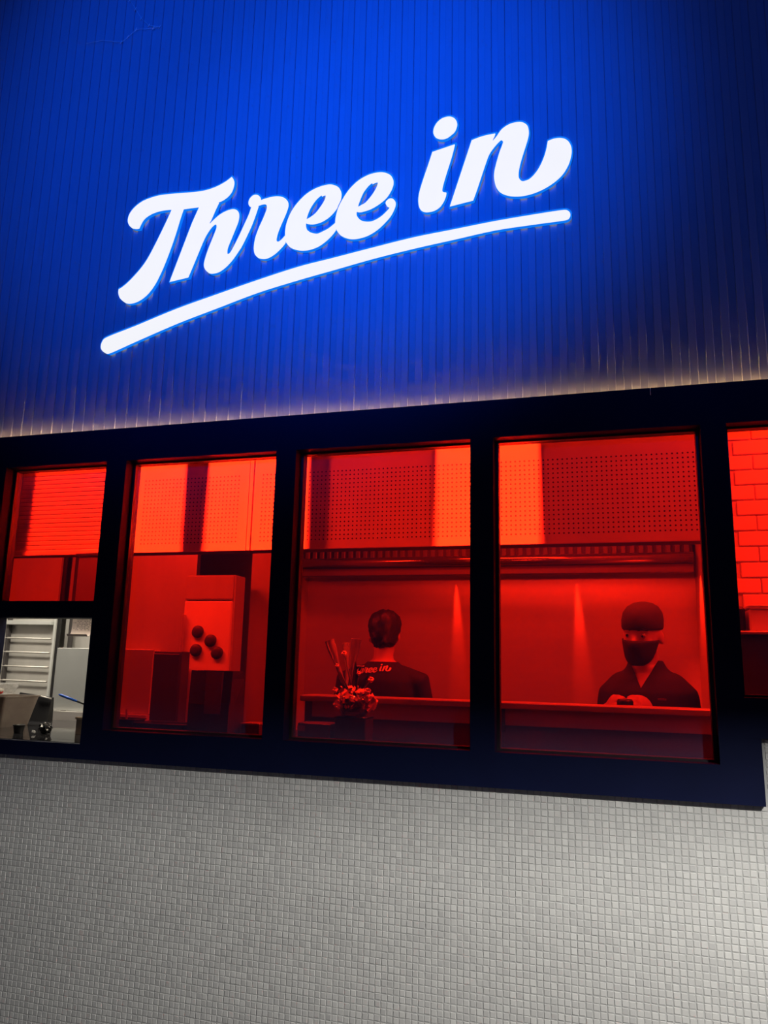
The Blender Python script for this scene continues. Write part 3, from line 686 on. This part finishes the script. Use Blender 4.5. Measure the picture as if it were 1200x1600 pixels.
# paper bag
YPB = 0.18
a, b = at(297, 1047, YPB), at(362, 1047, YPB); zt = a.z
bg = thing('paper_bag', 'dark paper carrier bag with a lighter panel standing in the second window', 'bag', ((a.x + b.x) / 2, YPB + .05, ZC))
x0_, x1_ = a.x, b.x; hw = (x1_ - x0_) / 2; cxb = (x0_ + x1_) / 2
def brg(w_, d0, d1, z, pinch=0): return [Vector((cxb - w_, YPB + d0, z)), Vector((cxb, YPB + d0 + .003, z)), Vector((cxb + w_, YPB + d0, z)), Vector((cxb + w_ - pinch, YPB + (d0 + d1) / 2, z)), Vector((cxb + w_, YPB + d1, z)), Vector((cxb, YPB + d1 - .003, z)), Vector((cxb - w_, YPB + d1, z)), Vector((cxb - w_ + pinch, YPB + (d0 + d1) / 2, z))]
MB().loft([brg(hw * .96, 0, .12, ZC), brg(hw * .97, 0, .12, ZC + .15, .008), brg(hw, .01, .11, zt - .03, .03), brg(hw, .012, .108, zt, .034), brg(hw - .002, .014, .106, zt - .001, .034), brg(hw * .95, .003, .117, ZC + .004)], smooth=False).build('body', 'paperbag', bg)
bx(cxb - hw * .20, cxb + hw * .58, YPB - .0015, YPB + .0145, at(340, 1116, YPB).z, zt - .004, c=.0008).build('label_panel', 'bagpanel', bg)
for sgn in (0,):
    c = Vector((cxb, YPB + .012, zt)); MB().tube([c + Vector((-.05, .003, -.02)), c + Vector((-.05, .003, -.05)), c + Vector((-.03, -.004, -.075)), c + Vector((.03, -.004, -.075)), c + Vector((.05, .003, -.05)), c + Vector((.05, .003, -.02))], .003, 6).build('cord_handle', 'dark', bg)

# ---------------------------------------------------------------- flower bowl
YG = 0.27
p0, p1 = at(529, 1118, YG), at(577, 1118, YG)
st = thing('black_box', 'black square box standing under the flower bowl', 'box', ((p0.x + p1.x) / 2, YG, ZSH))
bx(p0.x, p1.x, YG - .04, YG + .05, ZSH, p0.z - .006, c=.003).build('body', 'dark', st)
bx(p0.x - .002, p1.x + .002, YG - .042, YG + .052, p0.z - .006, p0.z, c=.002).build('lid', 'blackplastic', st)
q0, q1 = at(470, 1128, YG), at(520, 1128, YG)
s2 = thing('black_carton', 'low black carton left of the box under the flower bowl', 'carton', ((q0.x + q1.x) / 2, YG, ZSH))
bx(q0.x, q1.x, YG - .03, YG + .06, ZSH, q0.z, c=.003).build('body', 'dark', s2)
bx(q0.x, q0.x + .03, YG - .0315, YG - .029, q0.z - .03, q0.z - .01).build('tab', 'bagpanel', s2)
a = at(452, 1141, .2); o = solid(bx(a.x - .03, a.x + .016, .20, .25, ZSH, a.z + .005, c=.004), 'foil_packet', 'ledge', 'small pale packet at the lower left corner of the third window', 'packet')
cx = (p0.x + p1.x) / 2; cy = YG; zb0 = p0.z
fb = thing('flower_bowl', 'glass bowl of wrapped flowers and crinkled paper on the black box', 'flower bowl', (cx, cy, zb0))
MB().lathe((cx, cy, zb0), [(.0005, 0), (.040, 0), (.047, .004), (.058, .030), (.060, .055), (.055, .075), (.053, .075), (.057, .055), (.054, .030), (.044, .008), (.0005, .006)], 32).build('bowl', 'vase', fb)
rnd = random.Random(11)
mb = MB()
for k in range(84):                                  # crinkled paper shreds
    a = rnd.uniform(0, 2 * pi); r0 = rnd.uniform(.015, .074); z = zb0 + .05 + rnd.uniform(0, .045) - .02 * (r0 > .05)
    c = Vector((cx + r0 * cos(a) * 1.05, cy + r0 * sin(a) * .8, z)); pts = []
    d = Vector((rnd.uniform(-1, 1), rnd.uniform(-1, 1), rnd.uniform(-.6, 1))).normalized(); s_ = d.orthogonal().normalized() * rnd.uniform(.006, .012)
    u_ = d.cross(s_).normalized(); L_ = rnd.uniform(.02, .045)
    rows = [c + d * (L_ * (t - .5)) + u_ * (.005 if t_ % 2 else -.005) for t_, t in enumerate((0, .2, .4, .6, .8, 1))]
    vs_ = [q + s_ for q in rows] + [q - s_ for q in rows]
    mb.add(vs_, [(i, i + 1, i + 7, i + 6) for i in range(5)])
tag(mb.build('crinkled_paper', 'bagpaper', fb, fix=False), kind='stuff')
def tube_flower(px0, py0, px1, py1, y1, r0, r1):
    b = at(px0, py0, cy); t = at(px1, py1, y1); d = (t - b)
    o = MB().tube([b, b + d * .5, b + d * .8, t], [r0, r0 * 1.15, r1 * .95, r1], 16, caps=False).build('film_tube', 'film', fb, fix=False)
    MB().tube([b, b + d * .75], .0022, 6).build('stem', 'leaf', fb)
    e = d.normalized(); rim = MB().tube([t - e * .001, t + e * .001], [(r1 * 1.05, r1 * 1.05), (r1 * 1.05, r1 * 1.05)], 18).build('film_rim', 'film', fb, fix=False)
    return t, b, e
tube_flower(540, 1078, 515, 1001, cy - .01, .008, .019)
tube_flower(545, 1078, 557, 999, cy + .01, .007, .020)
tube_flower(543, 1078, 541, 1006, cy + .03, .006, .014)
for px, py, r0 in ((538, 1021, .011), (527, 1040, .008), (561, 1052, .009), (580, 1062, .012), (524, 1078, .012), (575, 1080, .013)):
    c = at(px, py, cy - .012); mb = MB()
    for k in range(9):
        a = k * 2.4; mb.ball(c + Vector((cos(a) * r0 * .5, -.004 + .3 * r0 * sin(k), sin(a) * r0 * .55)), (r0 * .5, r0 * .25, r0 * .4), 7, 5)
    mb.build('blossom', 'petal', fb)
    s_ = MB().tube([c, Vector((cx, cy, zb0 + .05))], .0018, 5).build('stem', 'leaf', fb)
for (px, py), dy in (((556, 1030), .01), ((532, 1066), -.02), ((512, 1098), 0), ((578, 1050), .02)):
    t = at(px, py, cy + dy); b = Vector((cx, cy, zb0 + .055)); d = t - b; s_ = Vector((.012, .004, 0))
    MB().add([b, b + d * .5 + s_, t, b + d * .5 - s_, b + d * .5 + Vector((0, .006, 0))], [(0, 1, 4), (1, 2, 4), (2, 3, 4), (3, 0, 4)]).build('leaf', 'leaf', fb, fix=False)

# ---------------------------------------------------------------- people
HS = [(0.0, .018, .020, -.060), (.006, .034, .034, -.052), (.022, .048, .052, -.038), (.05, .058, .070, -.022), (.085, .066, .083, -.010), (.12, .0715, .091, 0), (.155, .076, .097, .004), (.185, .074, .094, .005), (.208, .062, .078, .005), (.224, .042, .052, .005), (.232, .015, .02, .005)]
def hsec(z):
    for (a, b) in zip(HS, HS[1:]):
        if a[0] <= z <= b[0]:
            t = (z - a[0]) / (b[0] - a[0]); return tuple(a[i] * (1 - t) + b[i] * t for i in (1, 2, 3))
    return HS[-1][1:]
def head_geo(mb, T):
    n = 28; h = MB()
    h.loft([[Vector((rx * cos(2 * pi * k / n), cy_ + ry * sin(2 * pi * k / n), z)) for k in range(n)] for z, rx, ry, cy_ in HS])
    h.limb([(0, -.086, .122), (0, -.098, .098), (0, -.108, .080)], [.007, .009, .0125])          # nose
    h.limb([(-.010, -.095, .077), (.010, -.095, .077)], [.008, .008])
    h.limb([(-.045, -.068, .136), (-.02, -.084, .139), (.02, -.084, .139), (.045, -.068, .136)], [.009, .010, .010, .009])   # brow
    h.limb([(-.022, -.078, .046), (0, -.084, .048), (.022, -.078, .046)], [.006, .008, .006])   # lips
    h.limb([(-.019, -.076, .038), (0, -.080, .037), (.019, -.076, .038)], [.006, .008, .006])
    for s in (-1, 1):
        h.ball((s * .046, -.056, .085), (.018, .018, .016))
        e = MB().ball((0, 0, 0), (.007, .018, .030)).xf(Matrix.Translation((s * .077, .004, .105)) @ Matrix.Rotation(R(s * -18), 4, 'Z') @ Matrix.Rotation(R(8), 4, 'X')); h.add(e.v, e.f, True)
    h.xf(T); mb.add(h.v, h.f, True)
def hand_geo(mb, wrist, d, nrm, curl, side, spread=1.0):
    d = Vector(d).normalized(); n_ = Vector(nrm); n_ = (n_ - d * n_.dot(d)).normalized(); s_ = d.cross(n_) * side   # s_ points to the thumb side
    w_ = Vector(wrist)
    mb.loft([[w_ + d * t + s_ * (a * cos(2 * pi * k / 12)) + n_ * (b * sin(2 * pi * k / 12)) for k in range(12)] for t, a, b in ((-.02, .024, .019), (.0, .026, .018), (.03, .036, .017), (.065, .041, .016), (.088, .040, .013), (.096, .034, .009))])
    for k, (off, L_, r0) in enumerate(((.029, .072, .0085), (.010, .080, .0088), (-.010, .074, .0084), (-.029, .058, .0075))):
        p = w_ + d * .085 + s_ * off; pts = [p]; dd = (d + s_ * off * 3 * spread).normalized(); a = 0
        for seg, fr_ in enumerate((.45, .32, .23)):
            a += curl[seg] * (1 + .08 * k); q = dd * cos(a) + n_ * sin(a); pts.append(pts[-1] + q * L_ * fr_)
        mb.limb(pts, [r0, r0 * .98, r0 * .9, r0 * .72], 10)
    p = w_ + d * .022 + s_ * .030; q = (d * .6 + s_ * .75 + n_ * .25).normalized(); r_ = (d * .85 + s_ * .25 + n_ * .45).normalized()
    mb.limb([p, p + q * .036, p + q * .036 + r_ * .030, p + q * .036 + r_ * .030 + (r_ + n_ * .3).normalized() * .024], [.013, .0115, .0098, .008], 10)
def fuse(mb, name, m, parent, vox, it=6, fac=0.5):
    me = mb.mesh(name, m); o = bpy.data.objects.new(name, me); COL.objects.link(o)
    r_ = o.modifiers.new('r', 'REMESH'); r_.mode = 'VOXEL'; r_.voxel_size = vox; r_.use_smooth_shade = True
    s_ = o.modifiers.new('s', 'SMOOTH'); s_.iterations = it; s_.factor = fac
    dg = bpy.context.evaluated_depsgraph_get(); ev = o.evaluated_get(dg); me2 = bpy.data.meshes.new_from_object(ev, depsgraph=dg)
    o.modifiers.clear(); o.data = me2; me2.name = name
    if not me2.materials: me2.materials.append(M[m])
    for p in me2.polygons: p.use_smooth = True
    o.parent = parent
    return o
def torso(mb, g=0.0, z0=0.80, z1=1.46):
    T_ = [(.80, .155, .115, 0), (.90, .165, .125, .005), (1.0, .155, .115, 0), (1.10, .150, .108, -.004), (1.20, .160, .112, -.004), (1.30, .172, .115, 0), (1.36, .170, .108, .006), (1.41, .135, .085, .012), (1.435, .092, .070, .016), (1.46, .068, .064, .010), (1.49, .058, .060, .002)]
    n = 28; mb.loft([[Vector(((rx + g) * cos(2 * pi * k / n), cy_ + (ry + g) * sin(2 * pi * k / n), z)) for k in range(n)] for z, rx, ry, cy_ in T_ if z0 <= z <= z1])
def person(root, arms, headT, vox, curl, vneck=0):
    mb = MB(); torso(mb)
    mb.limb([(0, .018, 1.40), (0, .008, 1.46), (0, -.008, 1.52)], [.060, .054, .052])
    head_geo(mb, headT)
    for s in (-1, 1):
        mb.limb([(s * .085, 0, .90), (s * .10, -.01, .70), (s * .105, -.015, .49), (s * .105, .005, .30), (s * .105, .02, .09)], [.085, .075, .054, .052, .036])
        mb.limb([(s * .105, .03, .045), (s * .108, -.06, .035), (s * .115, -.15, .026)], [.042, .040, .026])
        sh, el, wr, hd_, nm, sd = arms[s]
        mb.limb([(s * .10, .01, 1.385), sh, Vector(sh).lerp(Vector(el), .5), el], [.050, .056, .046, .038]); mb.limb([el, Vector(el).lerp(Vector(wr), .4), wr], [.039, .038, .025])
        hand_geo(mb, wr, hd_, nm, curl, sd)
    body = fuse(mb, 'body', 'skin', root, vox)
    sh_ = MB(); torso(sh_, .010, .90, 1.47 + vneck * .03)
    for s in (-1, 1):
        sh, el, wr = [Vector(q) for q in arms[s][:3]]
        sh_.limb([(s * .10, .01, 1.385), sh, sh.lerp(el, .5), el], [.056, .060, .054, .050]); sh_.limb([el, el.lerp(wr, .5), el.lerp(wr, .85)], [.052, .048, .038])
    shirt = fuse(sh_, 'shirt', 'black', root, .010, 6)
    bm = bmesh.new(); bm.from_mesh(shirt.data); kill = []
    for pc_, pn_ in (((0, 0, 1.455 + vneck * .03), (0, 0, 1)),) + ((((0, 0, 1.375), (1, 0, -.52)), ((0, 0, 1.375), (1, 0, .52)), ((0, 0, 1.3), (0, 1, 0))) if vneck else ()):
        bmesh.ops.bisect_plane(bm, geom=bm.verts[:] + bm.edges[:] + bm.faces[:], plane_co=pc_, plane_no=Vector(pn_).normalized(), dist=1e-5)
    for f in bm.faces:
        c = f.calc_center_median(); 
        if (c.z > 1.455 + vneck * .03) or (vneck and c.y < .0 and c.z > 1.375 and abs(c.x) < (c.z - 1.375) * .52): kill.append(f)
    bmesh.ops.delete(bm, geom=kill, context='FACES'); bm.to_mesh(shirt.data); bm.free()
    tr_ = MB(); torso(tr_, .006, .80, 1.0)
    for s in (-1, 1): tr_.limb([(s * .085, 0, .90), (s * .10, -.01, .70), (s * .105, -.015, .49), (s * .105, .005, .30), (s * .105, .02, .12)], [.096, .086, .068, .066, .056])
    fuse(tr_, 'trousers', 'black', root, .014, 6)
    for s in (-1, 1):
        fuse(MB().limb([(s * .105, .04, .052), (s * .108, -.06, .046), (s * .116, -.16, .038)], [.052, .050, .036]).limb([(s * .105, .04, .02), (s * .116, -.16, .02)], [.02, .02]), 'shoe', 'blackplastic', root, .012, 4)
    return body, shirt
def shell(T, z0, z1, a0, a1, g, name, m, root, nose=0.0, nz=10, na=28, th_=.003):
    mb = MB(); rows = []
    for i in range(nz + 1):
        z = z0 + (z1 - z0) * i / nz; rx, ry, c_ = hsec(max(0, min(.231, z))); row = []
        for k in range(na + 1):
            a = R(a0 + (a1 - a0) * k / na); b = nose * max(0, cos((a + pi / 2))) ** 8 * max(0, 1 - abs(z - .075) / .06)
            row.append(T @ Vector(((rx + g + b) * cos(a), c_ + (ry + g + b) * sin(a), z)))
        rows.append(row)
    mb.loft(rows, caps=False, closed=False)
    o = mb.build(name, m, None); o.data.transform(Matrix.Identity(4)); o.parent = root
    s_ = o.modifiers.new('thickness', 'SOLIDIFY'); s_.thickness = th_; s_.offset = 1
    return o

# the cook in cap and mask
pe = at(1003, 990, 0.88)
ck = thing('person', 'person in black cap, face mask and black shirt holding a small dark pot', 'person', (pe.x + .01, 0.90, 0))
ck.rotation_euler = (0, 0, R(-14)); k_ = (pe.z) / 1.594
ck.scale = (k_, k_, k_)
hT = Matrix.Translation((-.005, -.02, 1.475)) @ Matrix.Rotation(R(-8), 4, 'Z') @ Matrix.Rotation(R(6), 4, 'X') @ Matrix.Rotation(R(3), 4, 'Y')
inv = (Matrix.Translation(ck.location) @ Matrix.Rotation(R(-14), 4, 'Z') @ Matrix.Scale(k_, 4)).inverted()
hl = inv @ at(960, 1101, .75); hr = inv @ at(995, 1101, .75)
arms = {-1: ((-.142, .01, 1.345), (-.185, -.01, 1.08), (hl.x - .045, hl.y + .075, hl.z - .020), (.35, -.75, .25), (.8, .35, -.3), -1),
        1: ((.142, .01, 1.345), (.182, -.01, 1.08), (hr.x + .055, hr.y + .07, hr.z - .020), (-.45, -.70, .25), (-.75, .35, -.3), 1)}
person(ck, arms, hT, .0055, (.5, .7, .5), 1)
shell(hT, -.004, .098, -172, -8, .0085, 'face_mask', 'mask', ck, nose=.020)
# cap
cp = MB(); n = 30
cp.loft([[hT @ Vector(((rx) * cos(2 * pi * j / n), c_ + (ry) * sin(2 * pi * j / n), z)) for j in range(n)] for z, rx, ry, c_ in ((.138, .077, .099, .003), (.146, .080, .104, .003), (.175, .081, .104, .005), (.205, .076, .096, .008), (.230, .060, .077, .012), (.245, .036, .046, .014), (.250, .008, .01, .014))])
capo = cp.build('cap', 'cap', None); capo.parent = ck
for s in (-1, 1):
    e = MB().ball((s * .031, -.0765, .118), .0115, 14, 10).xf(hT).build('eye', 'eyew', None); e.parent = ck
    i_ = MB().ball((s * .031 - .001, -.0848, .117), .0056, 10, 8).xf(hT).build('iris', 'iris', None); i_.parent = e
    fuse(MB().limb([hT @ Vector((s * .016, -.093, .138)), hT @ Vector((s * .034, -.088, .143)), hT @ Vector((s * .05, -.074, .137))], [.003, .004, .0025]), 'eyebrow', 'hair', ck, .002, 1)
em = MB().box(-.016, .016, -.002, .002, -.004, .004, .001).build('chest_badge', 'bagpanel', None); em.parent = ck; em.location = (.085, -.132, 1.335)
hm = hl.lerp(hr, .5); gh = Matrix.Translation(ck.location) @ Matrix.Rotation(R(-14), 4, 'Z') @ Matrix.Scale(k_, 4) @ hm
o = solid(MB().lathe(at(977, 1109, .672), [(.0005, 0), (.022, 0), (.030, .006), (.031, .030), (.026, .040), (.0005, .042)], 22), 'dark_pot', 'blackplastic', 'small dark pot held between the hands of the masked person', 'pot')

# second person seen from behind
q = at(600, 990, 1.40)
p2 = thing('person', 'person seen from behind in a black shirt with a white script print on the back', 'person', (q.x, 1.40, 0))
k2 = q.z / 1.60; p2.scale = (k2,) * 3; p2.rotation_euler = (0, 0, R(180 + 8))
h2 = Matrix.Translation((0, -.01, 1.478)) @ Matrix.Rotation(R(6), 4, 'Z') @ Matrix.Rotation(R(10), 4, 'X')
arms2 = {-1: ((-.19, .01, 1.36), (-.24, -.04, 1.10), (-.16, -.26, 1.12), (.2, -1, 0), (.6, 0, -.8), -1), 1: ((.19, .01, 1.36), (.24, -.04, 1.10), (.16, -.26, 1.12), (-.2, -1, 0), (-.6, 0, -.8), 1)}
b2, shirt2 = person(p2, arms2, h2, .009, (.4, .5, .4))
hb = MB(); n = 26
hb.loft([[h2 @ Vector((rx * cos(2 * pi * j / n), c_ + ry * sin(2 * pi * j / n), z)) for j in range(n)] for z, rx, ry, c_ in ((.040, .040, .046, .050), (.060, .056, .062, .040), (.09, .072, .078, .028), (.125, .080, .092, .016), (.16, .086, .106, .006), (.195, .086, .104, .004), (.225, .068, .082, .004), (.242, .040, .05, .005), (.247, .01, .012, .005))])
ho = hb.build('hair', 'hair', None); ho.parent = p2
rr = ho.modifiers.new('curls', 'DISPLACE'); tx_ = bpy.data.textures.new('curls', 'CLOUDS'); tx_.noise_scale = .02; rr.texture = tx_; rr.strength = .030; ho.modifiers.new('sub', 'SUBSURF').render_levels = 1
ho.modifiers.move(1, 0)
bvh = BVHTree.FromPolygons([v.co[:] for v in shirt2.data.vertices], [p.vertices[:] for p in shirt2.data.polygons])
mp = MB(); 
inv2 = (Matrix.Translation(p2.location) @ Matrix.Rotation(R(188), 4, 'Z') @ Matrix.Scale(k2, 4)).inverted()
cl = inv2 @ at(580, 1046, 1.28)
allp = {k: outline(k, 0) for k in 'ThreEin'} if False else {k: outline(k, 0) for k in ('T', 'h', 'r', 'e', 'E', 'i', 'dot', 'n')}
xs_ = [p.x for l in allp.values() for p in l[0]]; zs_ = [p.y for l in allp.values() for p in l[0]]
xm, zm_ = (min(xs_) + max(xs_)) / 2, (min(zs_) + max(zs_)) / 2; sc_ = 0.20 / (max(xs_) - min(xs_))
for l in allp.values():
    ls = [[p for i, p in enumerate(c) if i % 2 == 0] for c in l]
    flat = [p for c in ls for p in c]; tr3 = tessellate_polygon([[Vector((p.x, p.y, 0)) for p in c] for c in ls]); vs_ = []
    for p in flat:
        lx, lz = cl.x - (p.x - xm) * sc_, cl.z + (p.y - zm_) * sc_ * 0.9
        hit = bvh.ray_cast(Vector((lx, .6, lz)), Vector((0, -1, 0)))
        y = hit[0].y if hit[0] is not None else .13
        vs_.append((lx, y + .003, lz))
    mp.add(vs_, [tuple(t) for t in tr3])
po = mp.build('printed_script', 'print', None, fix=False); po.parent = p2
